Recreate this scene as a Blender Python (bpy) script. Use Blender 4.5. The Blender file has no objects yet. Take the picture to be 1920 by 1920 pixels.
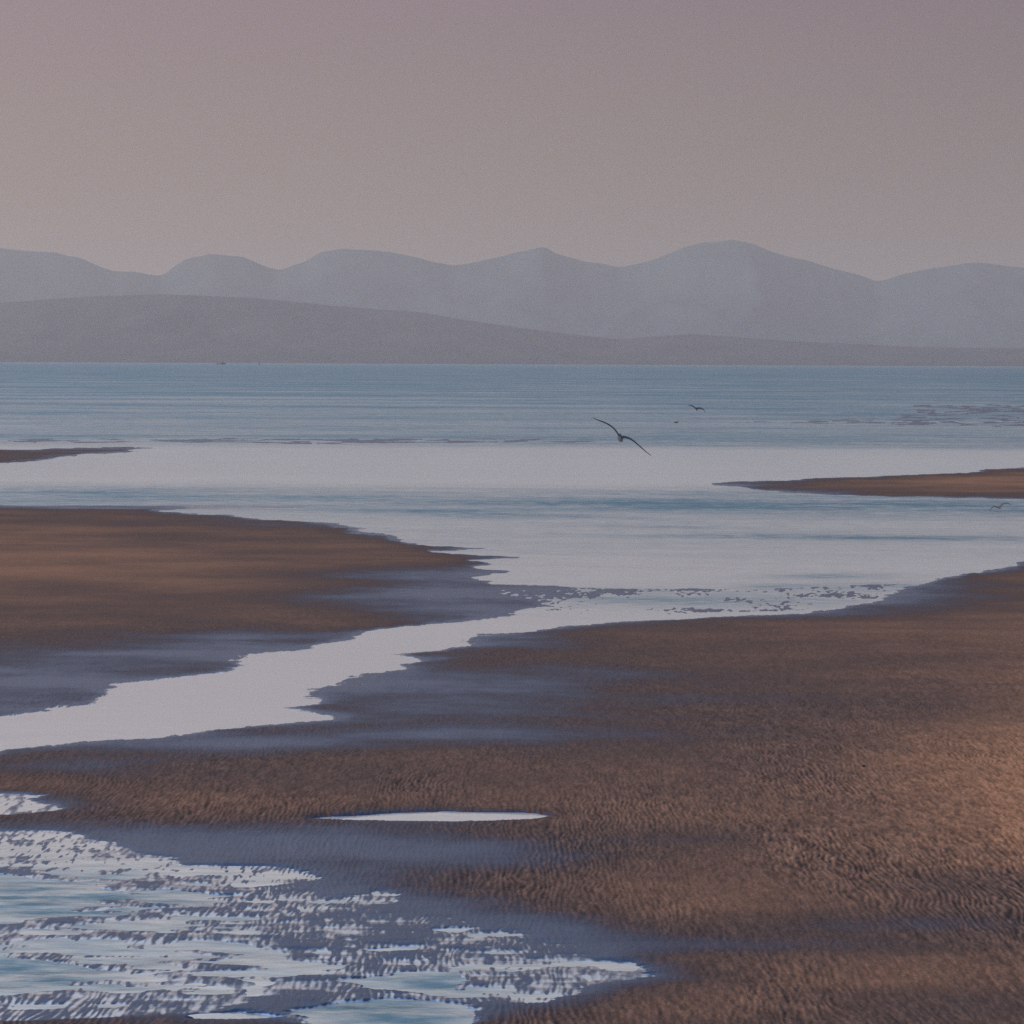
import bpy, bmesh, math, random
import numpy as np
from mathutils import Matrix, Vector

sc = bpy.context.scene
C = sc.collection
R = math.radians

# ------------------------------------------------------------------ camera
CAM_H = 6.0
F = 4330.0                       # focal length in photo pixels (1920 wide)
PITCH = math.atan((960 - 681) / F)
ROLL = math.atan(8 / 1920)
cd = bpy.data.cameras.new('camera')
cd.sensor_width = 36.0
cd.lens = 36.0 * F / 1920
cd.clip_start = 0.5
cd.clip_end = 200000
cam = bpy.data.objects.new('camera', cd)
C.objects.link(cam)
CM = (Matrix.Translation((0, 0, CAM_H)) @ Matrix.Rotation(R(90) - PITCH, 4, 'X')
      @ Matrix.Rotation(ROLL, 4, 'Z'))
cam.matrix_world = CM
sc.camera = cam
R3 = np.array(CM.to_3x3())


def project(x, y, z):
    """world -> photo pixel (u right, v down, 1920 frame)"""
    d = np.stack([x, y, z - CAM_H], -1) @ R3
    k = -d[..., 2]
    k = np.where(k < 0.5, 0.5, k)
    return 960 + F * d[..., 0] / k, 960 - F * d[..., 1] / k


def ray(u, v):
    d = Vector(((u - 960) / F, -(v - 960) / F, -1.0))
    return (CM.to_3x3() @ d).normalized()


def on_ground(u, v, z=0.0):
    d = ray(u, v)
    return Vector((0, 0, CAM_H)) + d * ((z - CAM_H) / d.z)


def at_dist(u, v, dist):
    d = ray(u, v)
    return Vector((0, 0, CAM_H)) + d * (dist / d.y)


# ------------------------------------------------------------------ sky, sun, exposure
SUN_EL, SUN_ROT = R(13), R(-105)     # low sun to the left, a little behind the camera
w = bpy.data.worlds.new('World')
sc.world = w
w.use_nodes = True
nt = w.node_tree
for n in list(nt.nodes):
    nt.nodes.remove(n)
N = nt.nodes.new
L = nt.links.new


def ramp(nodes, stops):
    r = nodes.new('ShaderNodeValToRGB')
    e = r.color_ramp.elements
    while len(e) > 1:
        e.remove(e[-1])
    e[0].position = stops[0][0]
    e[0].color = (*stops[0][1], 1)
    for p, c in stops[1:]:
        k = e.new(p)
        k.color = (*c, 1)
    return r


tc = N('ShaderNodeTexCoord')
sep = N('ShaderNodeSeparateXYZ')
L(tc.outputs['Generated'], sep.inputs[0])
asin = N('ShaderNodeMath'); asin.operation = 'ARCSINE'
L(sep.outputs['Z'], asin.inputs[0])
el = N('ShaderNodeMath'); el.operation = 'MULTIPLY'; el.inputs[1].default_value = 2 / math.pi
L(asin.outputs[0], el.inputs[0])
D = 1 / 90
rp = ramp(nt.nodes, [
    (0.0, (.245, .170, .105)),
    (3 * D, (.240, .168, .118)),
    (6 * D, (.222, .155, .138)),
    (9 * D, (.210, .141, .160)),
    (11 * D, (.350, .285, .285)),
    (14 * D, (.480, .430, .425)),
    (24 * D, (.490, .540, .640)),
    (45 * D, (.270, .400, .660)),
    (1.0, (.150, .290, .580))])
L(el.outputs[0], rp.inputs[0])
# the sky is a little brighter towards the sun's side
mad = N('ShaderNodeMath'); mad.operation = 'MULTIPLY_ADD'
mad.inputs[1].default_value = -0.85; mad.inputs[2].default_value = 1.0
clx = N('ShaderNodeClamp'); clx.inputs['Min'].default_value = -.6; clx.inputs['Max'].default_value = .6
L(sep.outputs['X'], clx.inputs['Value'])
L(clx.outputs[0], mad.inputs[0])
vm = N('ShaderNodeVectorMath'); vm.operation = 'SCALE'
L(rp.outputs[0], vm.inputs[0]); L(mad.outputs[0], vm.inputs['Scale'])
sky = N('ShaderNodeTexSky')
sky.sky_type = 'NISHITA'
sky.sun_disc = False
sky.sun_elevation = SUN_EL
sky.sun_rotation = SUN_ROT
sky.air_density = 1.5
sky.dust_density = 4
b1 = N('ShaderNodeBackground'); b1.inputs[1].default_value = 1.0
L(vm.outputs[0], b1.inputs[0])
b2 = N('ShaderNodeBackground'); b2.inputs[1].default_value = 0.05
L(sky.outputs[0], b2.inputs[0])
mixb = N('ShaderNodeMixShader'); mixb.inputs[0].default_value = 0.12
L(b1.outputs[0], mixb.inputs[1]); L(b2.outputs[0], mixb.inputs[2])
wo = N('ShaderNodeOutputWorld')
L(mixb.outputs[0], wo.inputs[0])

sd = bpy.data.lights.new('sun', 'SUN')
sd.energy = 2.9
sd.angle = R(9)
sd.color = (1.0, 0.74, 0.55)
sun = bpy.data.objects.new('sun', sd)
C.objects.link(sun)
sdir = Vector((math.sin(SUN_ROT) * math.cos(SUN_EL), math.cos(SUN_ROT) * math.cos(SUN_EL), math.sin(SUN_EL)))
sun.rotation_euler = sdir.to_track_quat('Z', 'Y').to_euler()
sun.location = (-20, -20, 40)

sc.view_settings.view_transform = 'Standard'
sc.view_settings.look = 'None'
sc.view_settings.exposure = 0.30
sc.view_settings.gamma = 1.0
sc.view_settings.use_curve_mapping = False
sc.render.engine = 'CYCLES'
sc.cycles.use_denoising = False
sc.cycles.max_bounces = 6
sc.cycles.volume_bounces = 1
sc.cycles.sample_clamp_indirect = 4
sc.render.filter_size = 1.9


# ------------------------------------------------------------------ numpy noise
def _hash(ix, iy, seed):
    h = (ix.astype(np.int64) * 374761393 + iy.astype(np.int64) * 668265263 + seed * 982451653) & 0xFFFFFFFF
    h = ((h ^ (h >> 13)) * 1274126177) & 0xFFFFFFFF
    h = (h ^ (h >> 16)) & 0xFFFF
    return h / 65535.0


def vnoise(x, y, seed=0):
    """smooth value noise, about -1..1"""
    ix = np.floor(x); iy = np.floor(y)
    fx = x - ix; fy = y - iy
    fx = fx * fx * fx * (fx * (fx * 6 - 15) + 10)
    fy = fy * fy * fy * (fy * (fy * 6 - 15) + 10)
    a = _hash(ix, iy, seed); b = _hash(ix + 1, iy, seed)
    c = _hash(ix, iy + 1, seed); d = _hash(ix + 1, iy + 1, seed)
    return ((a * (1 - fx) + b * fx) * (1 - fy) + (c * (1 - fx) + d * fx) * fy) * 2 - 1


def fbm(x, y, seed=0, octs=4, gain=.5):
    s = 0; a = 1; t = 0
    for o in range(octs):
        s = s + a * vnoise(x * 2 ** o + 17.3 * o, y * 2 ** o - 9.1 * o, seed + o)
        t += a; a *= gain
    return s / t


# ------------------------------------------------------------------ survey of the shore
# The beach is laid out on a plan grid whose cells are sight lines from the sea wall;
# U0.. V0.. are the survey angles (in photo pixels), the result is a ground height.
U0, DU, NU = -900, 3, 1240
V0, DV, NV = 684, 1.5, 900
UU = U0 + DU * np.arange(NU)
VV = V0 + DV * np.arange(NV)
GU, GV = np.meshgrid(UU, VV)


def poly(pts):
    m = np.zeros((NV, NU))
    px = np.array([p[0] for p in pts], float); py = np.array([p[1] for p in pts], float)
    n = len(pts)
    for r, v in enumerate(VV):
        v = v + .01
        xs = []
        for i in range(n):
            j = (i + 1) % n
            if (py[i] <= v) != (py[j] <= v):
                xs.append(px[i] + (v - py[i]) / (py[j] - py[i]) * (px[j] - px[i]))
        xs.sort()
        for a, b in zip(xs[::2], xs[1::2]):
            m[r] += np.clip((UU - a) / DU + .5, 0, 1) * np.clip((b - UU) / DU + .5, 0, 1)
    return np.clip(m, 0, 1)


def blur(m, su, sv):
    for s, ax, d in ((su, 1, DU), (sv, 0, DV)):
        s = s / d
        if s < .3:
            continue
        k = int(3 * s) + 1
        g = np.exp(-.5 * (np.arange(-k, k + 1) / s) ** 2); g /= g.sum()
        p = np.pad(m, ((k, k), (0, 0)) if ax == 0 else ((0, 0), (k, k)), mode='edge')
        out = np.zeros_like(m)
        for i, gi in enumerate(g):
            out += gi * (p[i:i + m.shape[0], :] if ax == 0 else p[:, i:i + m.shape[1]])
        m = out
    return m


def blob(cu, cv, ru, rv, a=1.0, tilt=0.0):
    du = GU - cu
    dv = GV - cv - tilt * du
    return a * np.exp(-(du / ru) ** 2 - (dv / rv) ** 2)


FAR_LEFT_BAR = [(-1000, 830), (0, 843), (150, 840), (240, 837), (279, 840), (272, 848), (160, 852), (100, 859),
                (40, 866), (0, 869), (-1000, 930)]
RIGHT_BAR = [(1308, 907), (1420, 902), (1560, 896), (1740, 889), (1860, 881), (1920, 876), (2800, 835), (9000, 835), (9000, 955), (2800, 955),
             (1920, 936), (1700, 932), (1560, 928), (1440, 920), (1370, 911)]
LEFT_BANK = [(-1000, 942), (0, 947), (150, 947), (300, 948), (450, 948), (590, 950), (575, 953), (330, 955),
             (285, 957), (340, 962), (430, 966), (530, 976), (620, 981), (690, 990), (705, 1002), (760, 1016),
             (800, 1023), (957, 1028), (800, 1034), (988, 1045), (880, 1051), (940, 1057), (880, 1064), (972, 1070),
             (905, 1082), (925, 1094), (1136, 1102), (930, 1109), (1000, 1119), (1050, 1132), (1000, 1145),
             (960, 1153), (880, 1165), (800, 1173), (690, 1185), (640, 1200), (560, 1220), (490, 1227), (452, 1238),
             (480, 1250), (440, 1260), (340, 1272), (250, 1280), (188, 1292), (215, 1300), (180, 1315), (100, 1330),
             (0, 1350), (-1000, 1470)]
NEAR_BEACH = [(9000, 850), (2800, 850), (1920, 1057), (1850, 1070), (1780, 1084), (1700, 1110), (1640, 1130), (1560, 1144),
              (1500, 1150), (1370, 1157), (1240, 1162), (1100, 1172), (1000, 1180), (900, 1190), (880, 1207),
              (820, 1220), (738, 1230), (800, 1236), (750, 1250), (650, 1277), (600, 1288), (550, 1294), (600, 1301),
              (545, 1310), (605, 1318), (510, 1331), (600, 1343), (650, 1348), (560, 1355), (480, 1360), (400, 1370),
              (300, 1380), (160, 1391), (60, 1399), (0, 1412), (-1000, 1560), (-1000, 2100), (9000, 2100)]
land = np.clip(poly(FAR_LEFT_BAR) + poly(RIGHT_BAR) + poly(LEFT_BANK) + poly(NEAR_BEACH), 0, 1)
POOLS = [
    [(570, 1537), (650, 1529), (720, 1525), (830, 1522), (960, 1524), (1030, 1532), (1000, 1538), (850, 1541), (720, 1541)],
    [(0, 1638), (90, 1650), (160, 1657), (215, 1672), (200, 1692), (120, 1714), (0, 1745), (-600, 1800), (-600, 1600)],
    [(0, 1795), (100, 1800), (170, 1812), (130, 1850), (0, 1870), (-600, 1900), (-600, 1780)],
    [(560, 1900), (640, 1880), (740, 1872), (880, 1884), (900, 1900), (840, 1935), (600, 1935)],
    [(640, 1838), (760, 1824), (860, 1822), (1000, 1826), (960, 1850), (830, 1868), (700, 1856)],
    [(830, 1872), (900, 1856), (980, 1846), (1080, 1838), (1130, 1842), (1100, 1854), (1000, 1864), (900, 1872)],
    [(815, 1806), (860, 1800), (1000, 1806), (1130, 1812), (1100, 1822), (960, 1816), (840, 1814)],
    [(390, 1775), (440, 1768), (500, 1772), (540, 1800), (600, 1808), (665, 1808), (600, 1822), (560, 1830),
     (500, 1850), (455, 1872), (440, 1862), (480, 1835), (350, 1830), (370, 1822), (480, 1815), (380, 1808), (430, 1795)],
    [(198, 1857), (215, 1850), (290, 1856), (285, 1861), (205, 1863)],
    [(215, 1835), (260, 1822), (345, 1818), (290, 1828), (250, 1836)],
    [(240, 1804), (300, 1796), (300, 1804), (250, 1810)],
    [(550, 1796), (590, 1792), (615, 1797), (570, 1801)],
    [(640, 1764), (668, 1758), (682, 1764), (660, 1768)],
    [(825, 1744), (870, 1740), (930, 1741), (870, 1749)],
    [(690, 1780), (775, 1776), (775, 1783), (700, 1784)],
    [(250, 1672), (330, 1668), (460, 1680), (410, 1686), (290, 1684)],
    [(230, 1700), (330, 1700), (430, 1702), (290, 1712), (130, 1726), (60, 1732), (120, 1716)],
    [(310, 1862), (400, 1858), (440, 1862), (330, 1868)],
    [(330, 1845), (380, 1842), (385, 1848), (340, 1852)],
    [(160, 1884), (230, 1882), (220, 1889), (165, 1889)],
    [(0, 1884), (110, 1882), (100, 1892), (0, 1895)],
    [(340, 1904), (470, 1898), (530, 1908), (480, 1914), (360, 1914)],
]
pm = np.zeros((NV, NU))
for p in POOLS:
    pm = np.clip(pm + poly(p), 0, 1)
land = np.clip(land - pm, 0, 1)

m_edge = blur(land, 9, 1.1)
chan = np.clip((GV - 1135) / 20, 0, 1) * np.clip((1470 - GV) / 40, 0, 1)
m_edge = m_edge * (1 - chan) + blur(land, 20, 3.0) * chan
m_wide = blur(land, 70, 10)
m_soft = blur(land, 50, 6.5)

# damp and low-lying stretches (1 = at the water table)
wet = np.zeros((NV, NU))
for b in [
    (60, 1262, 440, 42, 1.0), (-150, 1320, 420, 50, 1.0), (120, 1312, 260, 26, .8), (330, 1225, 260, 26, .75), (1050, 1390, 260, 26, .45), (420, 1225, 160, 30, .6), (430, 1195, 260, 10, .75), (560, 1215, 150, 14, .5), (900, 1118, 240, 52, .92),
    (760, 1105, 160, 30, .35), (700, 1285, 200, 40, .9), (880, 1300, 320, 52, .78), (930, 1200, 160, 18, .6),
    (1150, 1178, 240, 10, .5), (1500, 1146, 260, 14, .7), (1660, 1118, 250, 34, .9), (1830, 1078, 120, 12, .4),
    (300, 1396, 620, 20, .85), (820, 1378, 330, 20, .75), (820, 1384, 190, 6, .32), (640, 1350, 300, 18, .5),
    (120, 1440, 320, 26, .4), (30, 1506, 190, 18, .75), (120, 1580, 420, 40, .8), (460, 1590, 380, 32, .62),
    (200, 1680, 560, 75, .8), (620, 1690, 340, 50, .68), (300, 1800, 650, 100, .74), (900, 1745, 260, 38, .62),
    (850, 1850, 340, 60, .7), (1150, 1830, 200, 26, .5), (1380, 1775, 360, 20, .6), (1680, 1740, 320, 20, .5),
    (1210, 1577, 170, 12, .35), (820, 1600, 340, 40, .55), (1100, 1690, 220, 26, .3), (1680, 1345, 280, 26, .45), (1180, 1270, 380, 55, .42),
    (1380, 1370, 260, 26, .18), (1500, 1600, 260, 18, .2), (1780, 1660, 260, 22, .25), (500, 970, 300, 14, .4),
    (200, 951, 500, 6, .45), (1000, 1500, 240, 16, .1), (1750, 1890, 240, 30, .22), (-400, 1700, 500, 200, .6)]:
    wet = np.maximum(wet, blob(*b)) + .25 * np.minimum(wet, blob(*b))
wet = np.clip(wet, 0, 1)
# dry crests, plus an orange glow painted on the sand at far right
dry_glow = np.zeros((NV, NU))
for b in [(40, 1060, 420, 42, .6), (-300, 1050, 400, 60, .8), (1920, 1480, 330, 150, 1.0), (1500, 1540, 260, 50, .3), (1700, 1830, 300, 40, .35), (2300, 1400, 500, 260, 1.0), (1960, 1490, 130, 130, 1.7),
          (1900, 1190, 300, 60, .5), (1650, 1560, 260, 60, .45), (1900, 905, 300, 20, .6), (1250, 1700, 220, 30, .3),
          (1300, 1880, 200, 40, .2), (600, 1060, 200, 20, .15)]:
    dry_glow = np.maximum(dry_glow, blob(*b))

zland = 0.020 + 0.085 * (1 - wet) ** 1.15 + 0.09 * dry_glow
zmap = (m_edge - .5) * 0.030
zmap = zmap + np.clip((m_edge - .5) * 2, 0, 1) * zland * (0.45 + .55 * np.clip((m_wide - .45) * 2, 0, 1))
zmap = zmap - np.clip((.5 - m_edge) * 2, 0, 1) * 0.05
lmap = np.where(zmap > 0, np.clip(m_soft - .5, 0, 1) ** 1.7 * .95, zmap)
lmap = np.where((zmap > 0) & ((GV < 942) | ((GV < 1110) & (GU > 780) & (GU < 1180))), zmap, lmap)
lmap = np.minimum(lmap, np.where(zmap > 0, zmap, 1))
# barely awash flats: ripples alone break the surface; far ones stand in for dark wavelets
flat = np.zeros((NV, NU))
for p, a in [([(0, 1560), (120, 1560), (220, 1588), (350, 1622), (520, 1628), (610, 1650), (450, 1664), (250, 1652),
               (120, 1638), (0, 1628), (-500, 1640), (-500, 1560)], 1.0),
             ([(0, 1735), (200, 1712), (420, 1700), (300, 1740), (180, 1770), (0, 1785), (-500, 1790), (-500, 1720)], .85),
             ([(560, 1700), (640, 1690), (760, 1668), (740, 1690), (600, 1712)], .8),
             ([(820, 1800), (1000, 1800), (1190, 1806), (1210, 1830), (1110, 1850), (1040, 1880), (960, 1880), (900, 1862)], .9),
             ([(0, 1488), (60, 1490), (80, 1520), (0, 1530), (-400, 1530), (-400, 1480)], .7),
             ([(930, 1108), (1136, 1102), (1400, 1105), (1560, 1100), (1700, 1095), (1640, 1128), (1500, 1145),
               (1200, 1152), (1050, 1150), (1020, 1125)], .99),
             ([(880, 1750), (980, 1750), (1020, 1760), (900, 1765)], .7),
             ([(120, 1700), (500, 1690), (700, 1720), (700, 1790), (420, 1900), (0, 1920), (-300, 1900), (-100, 1750)], .35),
             ([(1690, 755), (1760, 758), (2700, 750), (2700, 800), (1780, 802), (1500, 796), (1200, 796), (1500, 786), (1680, 778)], .55),
             ([(0, 819), (300, 821), (560, 819), (1000, 820), (1280, 829), (1000, 832), (560, 835), (280, 832), (0, 834)], .50)]:
    flat = np.maximum(flat, a * poly(p))
flat = blur(flat, 12, 2)
fmix = np.clip(flat * 2.2, 0, 1)
zmap = zmap * (1 - fmix) + fmix * (0.0035 - 0.004 * flat) - .0045 * blob(1350, 1125, 420, 22) - .0022 * blob(1800, 780, 900, 60)
# the low corner of puddles
low = np.clip(blob(150, 1760, 620, 130) * 1.5 + blob(850, 1820, 380, 80) * .9, 0, 1)
zmap = np.where(zmap > 0, zmap * (1 - .75 * low) + .75 * low * .0062, zmap)

# wind on the water (0 = glassy, 1 = ruffled), also tints in bluer reflections
wind_tint = np.zeros((NV, NU))
wind_tint += np.interp(GV - 0.0042 * (GU - 960), [684, 700, 760, 800, 822, 834, 842, 905, 916, 926, 955, 962, 985, 1000, 1010, 1030, 1060, 1140, 1180, 2000],
                  [1.0, .95, .74, .64, .66, .66, .08, .05, .34, .50, .50, .34, .26, .30, .22, .18, .10, .06, .0, .0])
for b in [(150, 921, 320, 9, .40, .0), (700, 937, 420, 5, .30, .012), (1200, 944, 330, 7, .28, .004),
          (1700, 950, 400, 16, .35, .004), (1000, 966, 260, 4, .45, .035), (860, 968, 160, 4, .3, .05),
          (1250, 989, 150, 3, .4, .012), (1480, 1006, 340, 5, .55, .008), (1800, 1010, 200, 5, .3, .01),
          (100, 938, 280, 8, .2, 0), (1150, 1040, 240, 2.5, .2, .02), (1200, 1064, 260, 2.5, .16, .02),
          (1700, 925, 500, 8, .2, .005), (1560, 1080, 120, 5, .5, 0), (1450, 1100, 60, 3, .5, 0), (1640, 1100, 200, 8, .4, 0),
          (1300, 1125, 330, 14, .6, 0), (1150, 1108, 200, 4, .4, 0), (100, 1680, 200, 40, .5, 0), (60, 1830, 160, 40, .55, 0),
          (730, 1905, 200, 40, .6, 0), (780, 1840, 140, 16, .4, 0), (-400, 1700, 400, 200, .3, 0)]:
    wind_tint += blob(*b)
wind_tint += .42 * low  # puddles made darker and bluer through the same mask
wind_tint = blur(np.clip(wind_tint, 0, 1), 10, 1.5)


def sample(m, u, v):
    a = np.clip((u - U0) / DU, 0, NU - 1.001); b = np.clip((v - V0) / DV, 0, NV - 1.001)
    i = a.astype(int); j = b.astype(int); fa = a - i; fb = b - j
    return (m[j, i] * (1 - fa) + m[j, i + 1] * fa) * (1 - fb) + (m[j + 1, i] * (1 - fa) + m[j + 1, i + 1] * fa) * fb


def grid_object(name, X, Y, Z, mat, attrs=None):
    nr, nc = X.shape
    co = np.empty((nr * nc, 3), np.float32)
    co[:, 0] = X.ravel(); co[:, 1] = Y.ravel(); co[:, 2] = Z.ravel()
    i = np.arange(nr - 1)[:, None] * nc + np.arange(nc - 1)[None, :]
    q = np.stack([i, i + 1, i + nc + 1, i + nc], -1).reshape(-1, 4)
    me = bpy.data.meshes.new(name)
    me.vertices.add(len(co)); me.vertices.foreach_set('co', co.ravel())
    me.loops.add(q.size); me.loops.foreach_set('vertex_index', q.ravel().astype(np.int32))
    me.polygons.add(len(q)); me.polygons.foreach_set('loop_start', (np.arange(len(q)) * 4).astype(np.int32))
    me.update(calc_edges=True)
    me.polygons.foreach_set('use_smooth', np.ones(len(q), bool))
    for k, a in (attrs or {}).items():
        at = me.attributes.new(k, 'FLOAT', 'POINT')
        at.data.foreach_set('value', a.ravel().astype(np.float32))
    me.materials.append(mat)
    o = bpy.data.objects.new(name, me)
    C.objects.link(o)
    return o


# ------------------------------------------------------------------ materials
def new_mat(name):
    m = bpy.data.materials.new(name)
    m.use_nodes = True
    t = m.node_tree
    for n in list(t.nodes):
        t.nodes.remove(n)
    o = t.nodes.new('ShaderNodeOutputMaterial')
    return m, t, o


def math_node(t, op, a=None, b=None, c=None, clamp=False):
    n = t.nodes.new('ShaderNodeMath'); n.operation = op; n.use_clamp = clamp
    for k, v in enumerate((a, b, c)):
        if v is None:
            continue
        if isinstance(v, (int, float)):
            n.inputs[k].default_value = v
        else:
            t.links.new(v, n.inputs[k])
    return n.outputs[0]


def maprange(t, v, a, b, c=0.0, d=1.0, smooth=True):
    n = t.nodes.new('ShaderNodeMapRange')
    n.interpolation_type = 'SMOOTHSTEP' if smooth else 'LINEAR'
    t.links.new(v, n.inputs['Value'])
    for k, x in zip(('From Min', 'From Max', 'To Min', 'To Max'), (a, b, c, d)):
        n.inputs[k].default_value = x
    return n.outputs['Result']


def noise(t, vec, scale, detail=3, rough=.5, mapscale=(1, 1, 1)):
    mp = t.nodes.new('ShaderNodeMapping'); mp.inputs['Scale'].default_value = mapscale
    t.links.new(vec, mp.inputs[0])
    n = t.nodes.new('ShaderNodeTexNoise')
    n.inputs['Scale'].default_value = scale
    n.inputs['Detail'].default_value = detail
    n.inputs['Roughness'].default_value = rough
    t.links.new(mp.outputs[0], n.inputs['Vector'])
    return n.outputs['Fac']


def mixc(t, f, a, b):
    n = t.nodes.new('ShaderNodeMix'); n.data_type = 'RGBA'
    if isinstance(f, float):
        n.inputs[0].default_value = f
    else:
        t.links.new(f, n.inputs[0])
    for k, v in ((6, a), (7, b)):
        if isinstance(v, tuple):
            n.inputs[k].default_value = (*v, 1)
        else:
            t.links.new(v, n.inputs[k])
    return n.outputs[2]


# sand: dry tan on the crests, dark and glossy at the water table with sky blue painted in
sand_mat, t, out = new_mat('sand')
geo = t.nodes.new('ShaderNodeNewGeometry')
pos = geo.outputs['Position']
att = t.nodes.new('ShaderNodeAttribute'); att.attribute_name = 'level'
n_big = noise(t, pos, .3, 5, .6, (.5, 1, 1))
n_mid = noise(t, pos, 2.2, 4, .6)
n_fine = noise(t, pos, 38, 3, .6, (1, .35, 1))
lev0 = att.outputs['Fac']
lev = math_node(t, 'ADD', att.outputs['Fac'], math_node(t, 'MULTIPLY', math_node(t, 'SUBTRACT', n_big, .5), .17))
lev = math_node(t, 'ADD', lev, math_node(t, 'MULTIPLY', math_node(t, 'SUBTRACT', n_mid, .5), .03))
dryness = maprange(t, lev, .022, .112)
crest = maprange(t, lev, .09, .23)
c1 = mixc(t, dryness, (.012, .026, .056), (.122, .075, .057))  # wet tone has the blue of reflected sky painted in
c2 = mixc(t, crest, c1, (.345, .172, .092))  # orange tone also carries the glow painted at far right
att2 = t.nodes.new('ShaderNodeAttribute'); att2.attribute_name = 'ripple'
# crests dry out paler than troughs; lit crests and shaded troughs are painted in too
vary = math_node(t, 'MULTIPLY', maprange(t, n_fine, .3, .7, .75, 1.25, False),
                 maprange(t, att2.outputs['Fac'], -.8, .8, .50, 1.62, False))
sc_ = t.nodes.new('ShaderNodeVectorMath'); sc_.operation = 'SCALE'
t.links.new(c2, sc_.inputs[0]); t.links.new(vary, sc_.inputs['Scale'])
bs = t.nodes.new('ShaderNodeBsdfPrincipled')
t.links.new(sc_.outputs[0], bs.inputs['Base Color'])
t.links.new(maprange(t, dryness, 0, 1, .30, .85, False), bs.inputs['Roughness'])
t.links.new(maprange(t, dryness, 0, 1, .18, .10, False), bs.inputs['Specular IOR Level'])
bs.inputs['IOR'].default_value = 1.5
bs.inputs['Specular Tint'].default_value = (.34, .62, 1, 1)  # blue of the upper sky put into the specular tint
bp = t.nodes.new('ShaderNodeBump'); bp.inputs['Strength'].default_value = .6; bp.inputs['Distance'].default_value = .006
t.links.new(n_fine, bp.inputs['Height'])
t.links.new(bp.outputs[0], bs.inputs['Normal'])
# a film of standing water thins out over the lowest sand
film = maprange(t, math_node(t, 'ADD', lev0, math_node(t, 'MULTIPLY', math_node(t, 'SUBTRACT', noise(t, pos, 3.0, 5, .7, (.7, 2.2, 1)), .5), .020)), .010, -.005)
fg = t.nodes.new('ShaderNodeBsdfGlossy'); fg.inputs['Roughness'].default_value = .16
fg.inputs['Color'].default_value = (.80, .84, .90, 1)
bp2 = t.nodes.new('ShaderNodeBump'); bp2.inputs['Strength'].default_value = .25; bp2.inputs['Distance'].default_value = .004
t.links.new(n_fine, bp2.inputs['Height']); t.links.new(bp2.outputs[0], fg.inputs['Normal'])
# damp sand below the dry crests keeps a broad dull sheen, tinted blue for reflected sky
dg = t.nodes.new('ShaderNodeBsdfGlossy'); dg.inputs['Roughness'].default_value = .42
dg.inputs['Color'].default_value = (.42, .53, .76, 1)
t.links.new(bp.outputs[0], dg.inputs['Normal'])
md = t.nodes.new('ShaderNodeMixShader')
t.links.new(maprange(t, dryness, 0, .85, .115, 0, False), md.inputs[0])
t.links.new(bs.outputs[0], md.inputs[1]); t.links.new(dg.outputs[0], md.inputs[2])
ms = t.nodes.new('ShaderNodeMixShader')
t.links.new(math_node(t, 'MULTIPLY', film, .85), ms.inputs[0])
t.links.new(md.outputs[0], ms.inputs[1]); t.links.new(fg.outputs[0], ms.inputs[2])
t.links.new(ms.outputs[0], out.inputs[0])

# water: silty, sky brightness painted into its pale tone, glassy where calm, ruffled by wind elsewhere
water_mat, t, out = new_mat('water')
geo = t.nodes.new('ShaderNodeNewGeometry')
pos = geo.outputs['Position']
att = t.nodes.new('ShaderNodeAttribute'); att.attribute_name = 'wind_tint'
s_long = noise(t, pos, .05, 4, .55, (.25, 1, 1))
s_fine = noise(t, pos, 3.2, 4, .65, (.3, 1, 1))
s_mid = noise(t, pos, .45, 4, .6, (.22, 1, 1))
streak = math_node(t, 'ADD', math_node(t, 'MULTIPLY', math_node(t, 'SUBTRACT', s_long, .5), 1.6),
                   math_node(t, 'ADD', math_node(t, 'MULTIPLY', math_node(t, 'SUBTRACT', s_mid, .5), 1.8),
                             math_node(t, 'MULTIPLY', math_node(t, 'SUBTRACT', s_fine, .5), 3.0)))
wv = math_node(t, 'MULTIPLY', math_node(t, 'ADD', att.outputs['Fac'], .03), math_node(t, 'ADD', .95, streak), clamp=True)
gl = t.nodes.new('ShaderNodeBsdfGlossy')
t.links.new(mixc(t, wv, (.98, .99, .97), (.30, .47, .55)), gl.inputs['Color'])  # darker blue paints in the higher sky that ruffled water reflects
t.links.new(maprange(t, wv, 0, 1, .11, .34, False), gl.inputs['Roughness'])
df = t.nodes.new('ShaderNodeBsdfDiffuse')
t.links.new(mixc(t, wv, (.88, .85, .76), (.08, .13, .16)), df.inputs['Color'])  # pale tone lifts calm water as a brighter reflected sky would
h1 = noise(t, pos, 5.0, 3, .6, (.5, 1, 1))
h2 = noise(t, pos, .9, 3, .6, (.5, 1, 1))
hh = math_node(t, 'ADD', math_node(t, 'MULTIPLY', h1, .02), math_node(t, 'MULTIPLY', h2, .09))
bp = t.nodes.new('ShaderNodeBump'); bp.inputs['Distance'].default_value = 1.0
t.links.new(maprange(t, wv, 0.0, 1, .03, .8, False), bp.inputs['Strength'])
t.links.new(hh, bp.inputs['Height'])
t.links.new(bp.outputs[0], gl.inputs['Normal'])
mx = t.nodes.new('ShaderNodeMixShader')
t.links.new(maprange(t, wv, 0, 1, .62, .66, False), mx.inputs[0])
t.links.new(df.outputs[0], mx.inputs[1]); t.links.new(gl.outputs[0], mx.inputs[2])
t.links.new(mx.outputs[0], out.inputs[0])


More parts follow.
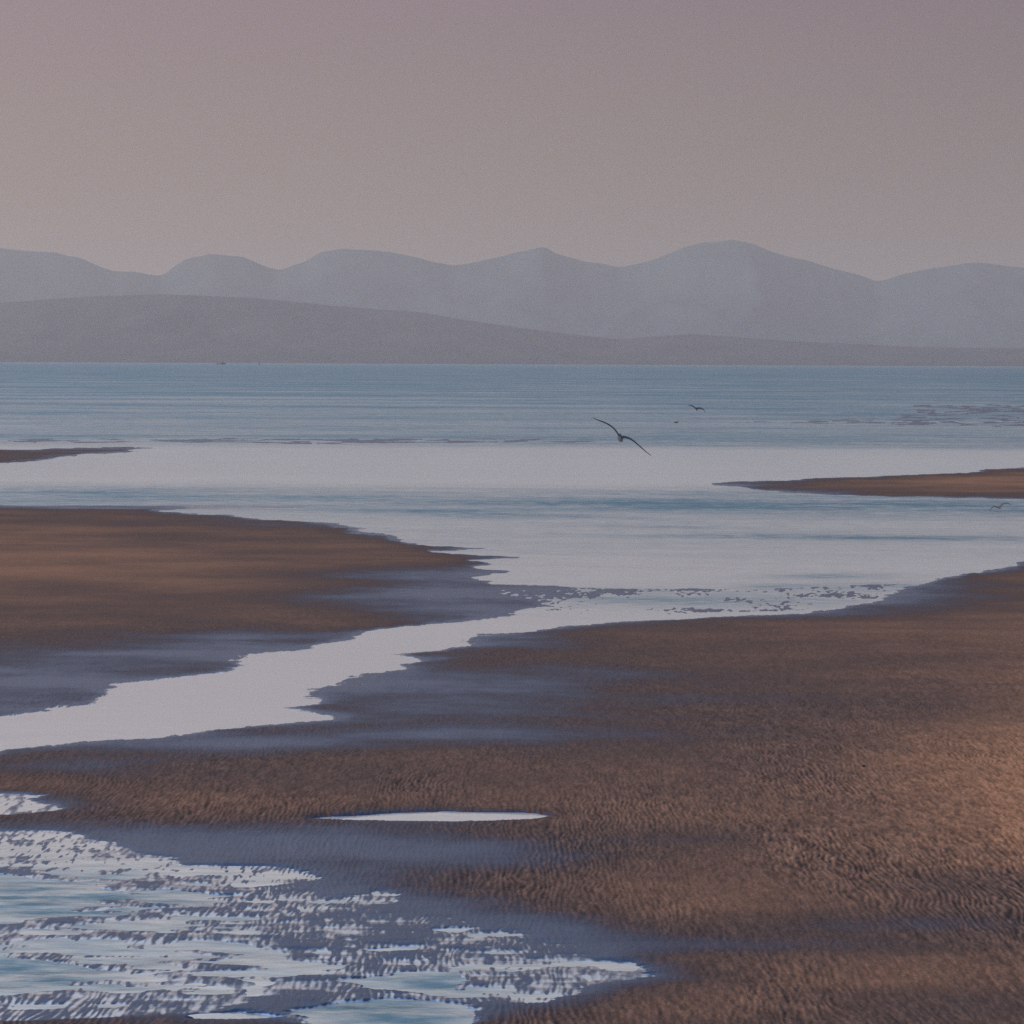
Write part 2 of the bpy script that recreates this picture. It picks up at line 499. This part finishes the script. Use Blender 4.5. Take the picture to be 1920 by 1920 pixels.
def plain(name, col, rough=.7, var=.3, scale=8.0):
    m, t, out = new_mat(name)
    tcn = t.nodes.new('ShaderNodeTexCoord')
    n = noise(t, tcn.outputs['Object'], scale, 4)
    c = mixc(t, n, tuple(x * (1 - var) for x in col), tuple(min(1, x * (1 + var)) for x in col))
    b = t.nodes.new('ShaderNodeBsdfPrincipled')
    t.links.new(c, b.inputs['Base Color'])
    b.inputs['Roughness'].default_value = rough
    t.links.new(b.outputs[0], out.inputs[0])
    return m


# ------------------------------------------------------------------ ground and water sheets
tt = np.concatenate([-np.geomspace(30, 1.57, 60), np.linspace(-1.56, 1.56, 1220), np.geomspace(1.57, 30, 60)])
vr = np.concatenate([np.arange(748, 1080, 1.5), np.arange(1080, 2000, 1.75)])
yy = CAM_H * F / (vr - 681)
yy = np.concatenate([[900, 600, 450], yy, [17, 14, 10, 5, 0, -8, -20, -40]])
hw = np.maximum(yy, 19) * .2217
X = hw[:, None] * tt[None, :]
Y = np.repeat(yy[:, None], len(tt), 1)
u, v = project(X, Y, np.zeros_like(X))
v = np.where(Y < 18, 1990, v)
# ragged edges come from the ground itself: shift the lookup a little with ground noise
wob = fbm(X * .9, Y * .35, 11, 4, .6)
wob2 = fbm(X * 3.1, Y * 1.1, 21, 3, .6)
un = u + 26 * wob + 14 * wob2 + 22 * vnoise(X * .35, v * .11, 33) + 14 * vnoise(X * 1.6, v * .5, 34)
vn = v + 1.6 * fbm(X * .8, Y * .12, 31, 3)
zz = sample(zmap, un, vn)
level = sample(lmap, un, vn)
zz = np.where(zz > 0, zz * .4, zz)
fl = sample(flat, un, vn)
lo = sample(low, un, vn)
zz = zz + .012 * fbm(X * .5, Y * .22, 41, 4) * np.clip(np.abs(zz) / .03, .12, 1)
# small scallops fray the waterline
zz = zz + .0075 * np.exp(-(zz / .012) ** 2) * (vnoise(X * 9, Y * 2.6, 95) + .8 * vnoise(X * 19, Y * 6, 96)) * (Y > 30) * (Y < 120)
# sand ripples: crests run away from the viewer, spaced about 7 cm, braided
zz = zz + lo * .0095 * (vnoise(X * 1.9 + .3 * Y, Y * 5.0, 91) + .6 * vnoise(X * 3.6, Y * 10, 92) + .7 * vnoise(X * .8, Y * 1.6, 93))
wx = X + .10 * fbm(X * 1.3, Y * .5, 51, 3) + .05 * Y * .25
ph = wx / .068 * 2 * math.pi + 5.0 * vnoise(X * 3.2, Y * 1.4, 61) + 3.4 * vnoise(X * 6, Y * 3.2, 62)
rip = (.42 - .22 * np.maximum(lo, fl) + .32 * vnoise(X * .7, Y * .4, 66)) * np.sin(ph) + .5 * vnoise(wx * 17 + Y * 1.2, Y * 3.6, 63) + .5 * vnoise(wx * 26 - Y * 2.5, Y * 6.5, 64) + .45 * vnoise(X * 36, Y * 10, 65)
near = np.clip((60 - Y) / 32, 0, 1) * (.7 + .5 * fbm(X * .5, Y * .25, 77, 3))
amp = .010 * (0.45 + .75 * (fbm(X * .4, Y * .2, 71, 3) * .5 + .5)) * near
landw = np.clip((zz + .004) / .01, 0, 1)
zz = zz + rip * amp * np.maximum(landw, fl) * (1 - .45 * lo)
# low ripples on the far flats that are barely awash, added in place of dark wavelets
zz = zz + fl * (Y > 50) * (.018 * fbm(X * .5, Y * .5, 81, 4))
zz = np.where(Y > 420, -.3, zz)
mixl = np.clip(np.maximum((lo - .02) / .75, (fl - .02) / .3), 0, 1)
mixl = mixl * mixl * (3 - 2 * mixl)
edge = np.exp(-(zz / .010) ** 2) * (Y > 34) * (Y < 70)
level = np.minimum(level, level * (1 - edge) + edge * np.abs(zz) * 1.6)
level = level * (1 - mixl) + mixl * np.where(Y > 50, .014 + zz, zz * .75)
rim = np.exp(-((u - 810) / 340) ** 2 - ((v - 1532) / 26) ** 2)
level = np.where(zz > .001, np.maximum(level, .075 * np.clip(rim * 1.6, 0, 1)), level)
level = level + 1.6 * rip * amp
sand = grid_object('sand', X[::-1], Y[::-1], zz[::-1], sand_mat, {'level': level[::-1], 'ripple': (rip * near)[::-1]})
sand['kind'] = 'structure'

ttw = np.concatenate([-np.geomspace(30, 1.36, 30), np.linspace(-1.34, 1.34, 300), np.geomspace(1.36, 30, 30)])
yw = CAM_H * F / (np.arange(686, 1990, 2.5) - 681)
yw = np.concatenate([[45000, 25000, 14000, 9000, 7000], yw, [17, 10, 0, -20, -40]])
Xw = np.maximum(yw, 19)[:, None] * .2217 * ttw[None, :]
Yw = np.repeat(yw[:, None], len(ttw), 1)
u, v = project(Xw, Yw, np.zeros_like(Xw))
v = np.where(Yw < 18, 1990, v)
wa = sample(wind_tint, u, v)
sea = grid_object('water', Xw[::-1], Yw[::-1], np.zeros_like(Xw), water_mat, {'wind_tint': wa[::-1]})
sea['kind'] = 'structure'

# ------------------------------------------------------------------ hills across the bay
FAR = [(-900, 500), (-600, 470), (-300, 490), (-120, 476), (0, 468), (60, 473), (120, 474), (165, 485), (215, 507),
       (260, 512), (310, 519), (350, 492), (400, 478), (460, 485), (520, 508), (570, 495), (600, 477), (640, 470),
       (720, 474), (780, 484), (850, 498), (900, 490), (960, 474), (1000, 466), (1020, 463), (1035, 476), (1090, 493),
       (1160, 503), (1200, 491), (1280, 465), (1330, 456), (1370, 453), (1410, 460), (1450, 475), (1540, 497),
       (1600, 516), (1635, 530), (1680, 515), (1750, 504), (1800, 490), (1880, 498), (1960, 502), (2100, 480),
       (2300, 500), (2500, 540), (2800, 600)]
NEARH = [(-900, 640), (-500, 600), (-200, 582), (0, 570), (100, 562), (200, 556), (300, 552), (400, 556), (460, 557),
         (560, 568), (640, 575), (700, 580), (780, 585), (850, 597), (950, 612), (1050, 625), (1160, 637), (1220, 632),
         (1290, 626), (1400, 634), (1500, 641), (1600, 646), (1700, 650), (1920, 653), (2300, 640), (2800, 655)]


def hills(name, prof, d0, dc, d1, mat, seed, rough):
    """terrain between distances d0 (shore), dc (crest line) and d1 (back)"""
    us = np.arange(-900, 2801, 6.0)
    pu = [p[0] for p in prof]; pv = [p[1] for p in prof]
    vs = np.interp(us, pu, pv)
    k = np.exp(-.5 * (np.arange(-4, 5) / 1.0) ** 2); k /= k.sum()
    vs = np.convolve(np.pad(vs, 4, mode='edge'), k, 'valid')
    hor = 681 + math.tan(ROLL) * (us - 960)
    crest_h = (hor - vs) / F * dc + CAM_H
    s = np.concatenate([np.linspace(0, 1, 60), np.linspace(1.03, 2, 20)])
    Yh = np.where(s <= 1, d0 + (dc - d0) * s, dc + (d1 - dc) * (s - 1))
    fall = np.where(s <= 1, .04 * np.minimum(s * 8, 1) + .96 * np.clip(s, 0, 1) ** 1.7, np.clip(2 - s, 0, 1) ** 1.3)
    Xh = np.tan((us - 960) / F)[None, :] * Yh[:, None]
    YY = np.repeat(Yh[:, None], len(us), 1)
    ridge = 1 - np.abs(fbm(Xh / (1400 * rough), YY / (1700 * rough), seed, 5))
    body = np.sin(np.clip(s, 0, 1) * math.pi)[:, None]
    Z = crest_h[None, :] * fall[:, None] * (1 + .55 * body * (ridge - .75)) - 4 * (s < .001)[:, None] - 6 * (s > 1.98)[:, None]
    Z = Z + crest_h[None, :] * .03 * fbm(Xh / 420, YY / 420, seed + 9, 5)
    o = grid_object(name, Xh, YY, Z, mat)
    o['kind'] = 'structure'
    return o


def hill_mat(name, a, b, scale):
    m, t, out = new_mat(name)
    g = t.nodes.new('ShaderNodeNewGeometry')
    n = noise(t, g.outputs['Position'], scale, 6, .6)
    f = maprange(t, n, .35, .65)
    d = t.nodes.new('ShaderNodeBsdfDiffuse')
    t.links.new(mixc(t, f, a, b), d.inputs[0])
    t.links.new(d.outputs[0], out.inputs[0])
    return m


hills('mountains', FAR, 17500, 21000, 24500, hill_mat('hazed_moorland', (.035, .085, .12), (.06, .115, .14), .0012), 5, 1.0)  # blue of distant haze mixed into the ground colour
hills('hills', NEARH, 12500, 14500, 17000, hill_mat('hazed_pasture', (.045, .062, .085), (.08, .085, .10), .002), 8, .6)  # ground colour shifted to blue-grey, painting in some haze


# ------------------------------------------------------------------ objects
def tag(o, label, cat, group=None):
    o['label'] = label
    o['category'] = cat
    if group:
        o['group'] = group
    return o


def link(name, bm, mat, parent=None, smooth=True):
    me = bpy.data.meshes.new(name)
    bmesh.ops.recalc_face_normals(bm, faces=bm.faces)
    bm.to_mesh(me); bm.free()
    if smooth:
        me.polygons.foreach_set('use_smooth', [True] * len(me.polygons))
    me.materials.append(mat)
    o = bpy.data.objects.new(name, me)
    C.objects.link(o)
    o.parent = parent
    return o


def loft(bm, rings, cap=True):
    vs = [[bm.verts.new(p) for p in r] for r in rings]
    n = len(rings[0])
    for a, b in zip(vs, vs[1:]):
        for i in range(n):
            bm.faces.new((a[i], a[(i + 1) % n], b[(i + 1) % n], b[i]))
    if cap:
        bm.faces.new(vs[0]); bm.faces.new(vs[-1][::-1])


def box(bm, x0, x1, y0, y1, z0, z1, bev=0):
    r = bmesh.ops.create_cube(bm, size=1)
    for q in r['verts']:
        q.co = Vector(((x0 + x1) / 2 + q.co.x * (x1 - x0), (y0 + y1) / 2 + q.co.y * (y1 - y0), (z0 + z1) / 2 + q.co.z * (z1 - z0)))


silhouette_plumage = plain('silhouette_plumage', (.075, .078, .085), .8, .35, 20)  # dark silhouette tone put into the feather colour
beak_mat = plain('beak', (.18, .12, .05), .5, .2)


def gull(loc, left, right, yaw, pitch, label, voxel, bscale=.78, cscale=1.0):
    """left/right: wing spine points (x out, z up) in metres, wing seen nearly edge-on"""
    root = bpy.data.objects.new('gull', None)
    C.objects.link(root)
    bm = bmesh.new()
    # body: tail -> head along +Y
    prof = [(-.30, .004, .035, .0), (-.24, .010, .055, .0), (-.17, .030, .045, .0), (-.08, .055, .055, -.004),
            (.02, .068, .066, -.008), (.10, .060, .060, -.004), (.16, .042, .044, .006), (.20, .036, .036, .014),
            (.235, .035, .034, .018), (.262, .022, .024, .016), (.275, .008, .010, .012)]
    loft(bm, [[(bscale * w_ * math.cos(a), y * (.5 + .5 * bscale), bscale * (z0 + h * math.sin(a)) + .022) for a in [k * math.pi / 6 for k in range(12)]]
              for y, h, w_, z0 in prof])
    for side, pts in ((-1, left), (1, right)):
        P = [(0.0, 0.0)] + pts
        # resample the spine smoothly
        ts = np.linspace(0, len(P) - 1, 26)
        px = np.interp(ts, range(len(P)), [p[0] for p in P]); pz = np.interp(ts, range(len(P)), [p[1] for p in P])
        kk = np.array([.25, .5, .25])
        for _ in range(3):
            px[1:-1] = np.convolve(px, kk, 'valid'); pz[1:-1] = np.convolve(pz, kk, 'valid')
        rings = []
        for i in range(26):
            f = i / 25
            chord = cscale * .17 * (1 - f) ** .55 * (1 - .15 * f) + .02
            if f < .12:
                chord *= .85 + f
            sweep = .05 * math.sin(min(f / .45, 1) * math.pi / 2) - .17 * max(0, f - .45) ** 1.15
            th = cscale * (.013 * (1 - f) + .0045)
            a0 = max(i - 1, 0); b0 = min(i + 1, 25)
            tx, tz = px[b0] - px[a0], pz[b0] - pz[a0]
            l = math.hypot(tx, tz) or 1
            nx, nz = -tz / l, tx / l
            ring = []
            for cy, ct in ((.5, 0), (.3, .9), (0, 1), (-.3, .6), (-.5, 0), (-.3, -.35), (0, -.5), (.3, -.6)):
                ring.append((px[i] + nx * ct * th, .045 + sweep + cy * chord, pz[i] + nz * ct * th + .018 * (1 - f)))
            rings.append(ring if side > 0 else ring)
        loft(bm, rings)
    body = link('body', bm, silhouette_plumage, root)
    rm = body.modifiers.new('remesh', 'REMESH'); rm.mode = 'VOXEL'; rm.voxel_size = voxel; rm.use_smooth_shade = True
    bk = bmesh.new()
    loft(bk, [[(.011 * s * math.cos(a), y, z0 + .010 * s * math.sin(a)) for a in [k * math.pi / 4 for k in range(8)]]
              for y, s, z0 in ((.262, 1.0, .014), (.295, .75, .011), (.315, .5, .006), (.322, .12, .001))])
    link('beak', bk, beak_mat, root)
    root.location = loc
    root.rotation_euler = (pitch, 0, yaw)
    tag(root, label, 'bird', 'gulls flying low over the water')
    return root


def wing(center, pts, dist, yaw_cos=1.0):
    s = dist / F
    return [((p[0] - center[0]) * s, -(p[1] - center[1]) * s) for p in pts]


c = (1163, 824)
gull(at_dist(*c, 45), wing(c, [(1160, 818), (1154, 809), (1145, 800), (1130, 792), (1120, 788), (1111, 782)], 45),
     wing(c, [(1168, 822), (1178, 824), (1189, 830), (1202, 841), (1212, 849), (1222, 856)], 45),
     0, R(12), 'large dark gull gliding steeply banked with long wings spread over the water', .006, .85, 1.15)
c = (1306, 768)
gull(at_dist(*c, 145), wing(c, [(1304, 767), (1302, 765), (1299, 762), (1295, 760), (1290, 760)], 145),
     wing(c, [(1309, 767), (1314, 767), (1318, 768), (1321, 771), (1324, 775)], 145),
     0, R(24), 'small distant gull with arched wings flying above and right of the large gull', .01, .75, 2.0)
c = (1874, 953)
gull(at_dist(*c, 95), wing(c, [(1871, 953), (1866, 951), (1861, 952), (1858, 955), (1854, 960)], 95),
     wing(c, [(1877, 950), (1881, 946), (1886, 944), (1891, 944), (1896, 947)], 95),
     R(0), R(9), 'small gull with curved wings flying at right edge below the sandbar', .008, .6, 1.7)

# a floating bird on the shallows
bird_mat = plain('wet_feathers', (.07, .07, .075), .7)
p = on_ground(1268, 793)
root = bpy.data.objects.new('floating_bird', None); C.objects.link(root); root.location = p
bm = bmesh.new()
rings = []
for x, h, w_, z0 in [(-.30, .01, .01, .10), (-.24, .03, .04, .09), (-.12, .075, .09, .06), (.04, .09, .11, .05), (.14, .07, .08, .07),
                     (.18, .045, .045, .12), (.20, .038, .036, .17), (.23, .040, .036, .21), (.265, .030, .028, .215), (.285, .010, .01, .21)]:
    rings.append([(x, w_ * math.cos(a), z0 + h * math.sin(a)) for a in [k * math.pi / 5 for k in range(10)]])
loft(bm, rings)
link('body', bm, bird_mat, root)
bk = bmesh.new()
loft(bk, [[(x, .010 * s * math.cos(a), .208 + .009 * s * math.sin(a)) for a in [k * math.pi / 3 for k in range(6)]]
          for x, s in ((.275, 1), (.31, .7), (.335, .15))])
link('beak', bk, beak_mat, root)
tag(root, 'tiny dark bird sitting on the water between the two flying gulls', 'bird')

# stones
stone_mat = plain('stone', (.022, .022, .02), .6, .4, 30)


def stone(u, v, size, label, seed, z=.05):
    p = on_ground(u, v, z)
    bm = bmesh.new()
    bmesh.ops.create_icosphere(bm, subdivisions=3, radius=size)
    rnd = random.Random(seed)
    o3 = Vector((rnd.random() * 9, rnd.random() * 9, rnd.random() * 9))
    from mathutils import noise as mn
    for q in bm.verts:
        k = 1 + .35 * mn.noise(q.co / size * .9 + o3) + .1 * mn.noise(q.co / size * 3 + o3)
        q.co = Vector((q.co.x * k * 1.25, q.co.y * k, q.co.z * k * .65))
    o = link('stone', bm, stone_mat)
    o.location = (p.x, p.y, p.z + size * .25)
    o.rotation_euler[2] = rnd.random() * 3
    tag(o, label, 'stone')


stone(1618, 1437, .028, 'small black stone lying alone on the rippled brown sand at right', 2, .07)

# ship and channel marker on the skyline
hull_mat = plain('ship_hull', (.05, .06, .08), .5)
upper_mat = plain('ship_upperworks', (.10, .10, .11), .5)
D_SHIP = 6000
p = at_dist(414, 681.5, D_SHIP); p.z = 0
ship = bpy.data.objects.new('ship', None); C.objects.link(ship); ship.location = p
bm = bmesh.new()
rings = []
for x, hb, zt in [(-13, 2.2, 2.4), (-11, 3.0, 2.2), (-4, 3.3, 2.0), (4, 3.3, 2.3), (9, 2.3, 3.0), (12.2, .9, 3.8), (13.2, .12, 4.1)]:
    rings.append([(x, -hb, zt), (x, hb, zt), (x, hb * .92, .6), (x, hb * .55, -.6), (x, -hb * .55, -.6), (x, -hb * .92, .6)])
loft(bm, rings)
link('hull', bm, hull_mat, ship, False)
bm = bmesh.new(); box(bm, 1.0, 6.2, -2.2, 2.2, 2.2, 5.2); box(bm, 2.2, 5.4, -1.8, 1.8, 5.2, 7.2)
link('wheelhouse', bm, upper_mat, ship, False)
bm = bmesh.new()
loft(bm, [[(3.6 + r * math.cos(a), r * math.sin(a), z) for a in [k * math.pi / 3 for k in range(6)]] for z, r in ((7.2, .22), (12, .1))])
link('mast', bm, upper_mat, ship, False)
bm = bmesh.new()
loft(bm, [[(-8 + r * math.cos(a) - (z - 2) * .12, r * math.sin(a), z) for a in [k * math.pi / 3 for k in range(6)]] for z, r in ((2.0, .22), (7.5, .1))])
link('mast', bm, upper_mat, ship, False)
tag(ship, 'faint grey ship low on the horizon in front of the left hills', 'ship')

p = at_dist(486, 681.5, 5200); p.z = 0
mk = bpy.data.objects.new('channel_marker', None); C.objects.link(mk); mk.location = p
bm = bmesh.new()
loft(bm, [[(r * math.cos(a), r * math.sin(a), z) for a in [k * math.pi / 6 for k in range(12)]] for z, r in ((-.5, 1.6), (.6, 2.1), (1.6, 2.0), (1.9, 1.5))])
link('float', bm, hull_mat, mk, False)
bm = bmesh.new()
for k in range(4):
    a = k * math.pi / 2 + .4
    loft(bm, [[((R0) * math.cos(a) + .16 * math.cos(b), R0 * math.sin(a) + .16 * math.sin(b), z) for b in [j * math.pi / 2 for j in range(4)]]
              for z, R0 in ((1.8, 1.3), (8.2, .35))])
for z, r in ((3.5, 1.0), (5.5, .75), (7.4, .5)):
    box(bm, -r, r, -r, r, z, z + .2)
link('tower', bm, hull_mat, mk, False)
bm = bmesh.new()
bmesh.ops.create_cone(bm, cap_ends=True, segments=12, radius1=1.0, radius2=.1, depth=1.8, matrix=Matrix.Translation((0, 0, 9.2)))
link('topmark', bm, hull_mat, mk, False)
tag(mk, 'tiny upright marker standing on the horizon just right of the ship', 'channel marker')

# ------------------------------------------------------------------ haze over the bay
hm = bpy.data.materials.new('haze')
hm.use_nodes = True
t = hm.node_tree
for n in list(t.nodes):
    t.nodes.remove(n)
out = t.nodes.new('ShaderNodeOutputMaterial')
pv = t.nodes.new('ShaderNodeVolumePrincipled')
pv.inputs['Color'].default_value = (.78, .745, .72, 1)
pv.inputs['Density'].default_value = 5.6e-5
pv.inputs['Anisotropy'].default_value = .2
t.links.new(pv.outputs[0], out.inputs['Volume'])
bm = bmesh.new()
box(bm, -50000, 50000, -4000, 46000, -4 - 3, 1250)
hz = link('haze', bm, hm, None, False)
hz['kind'] = 'stuff'
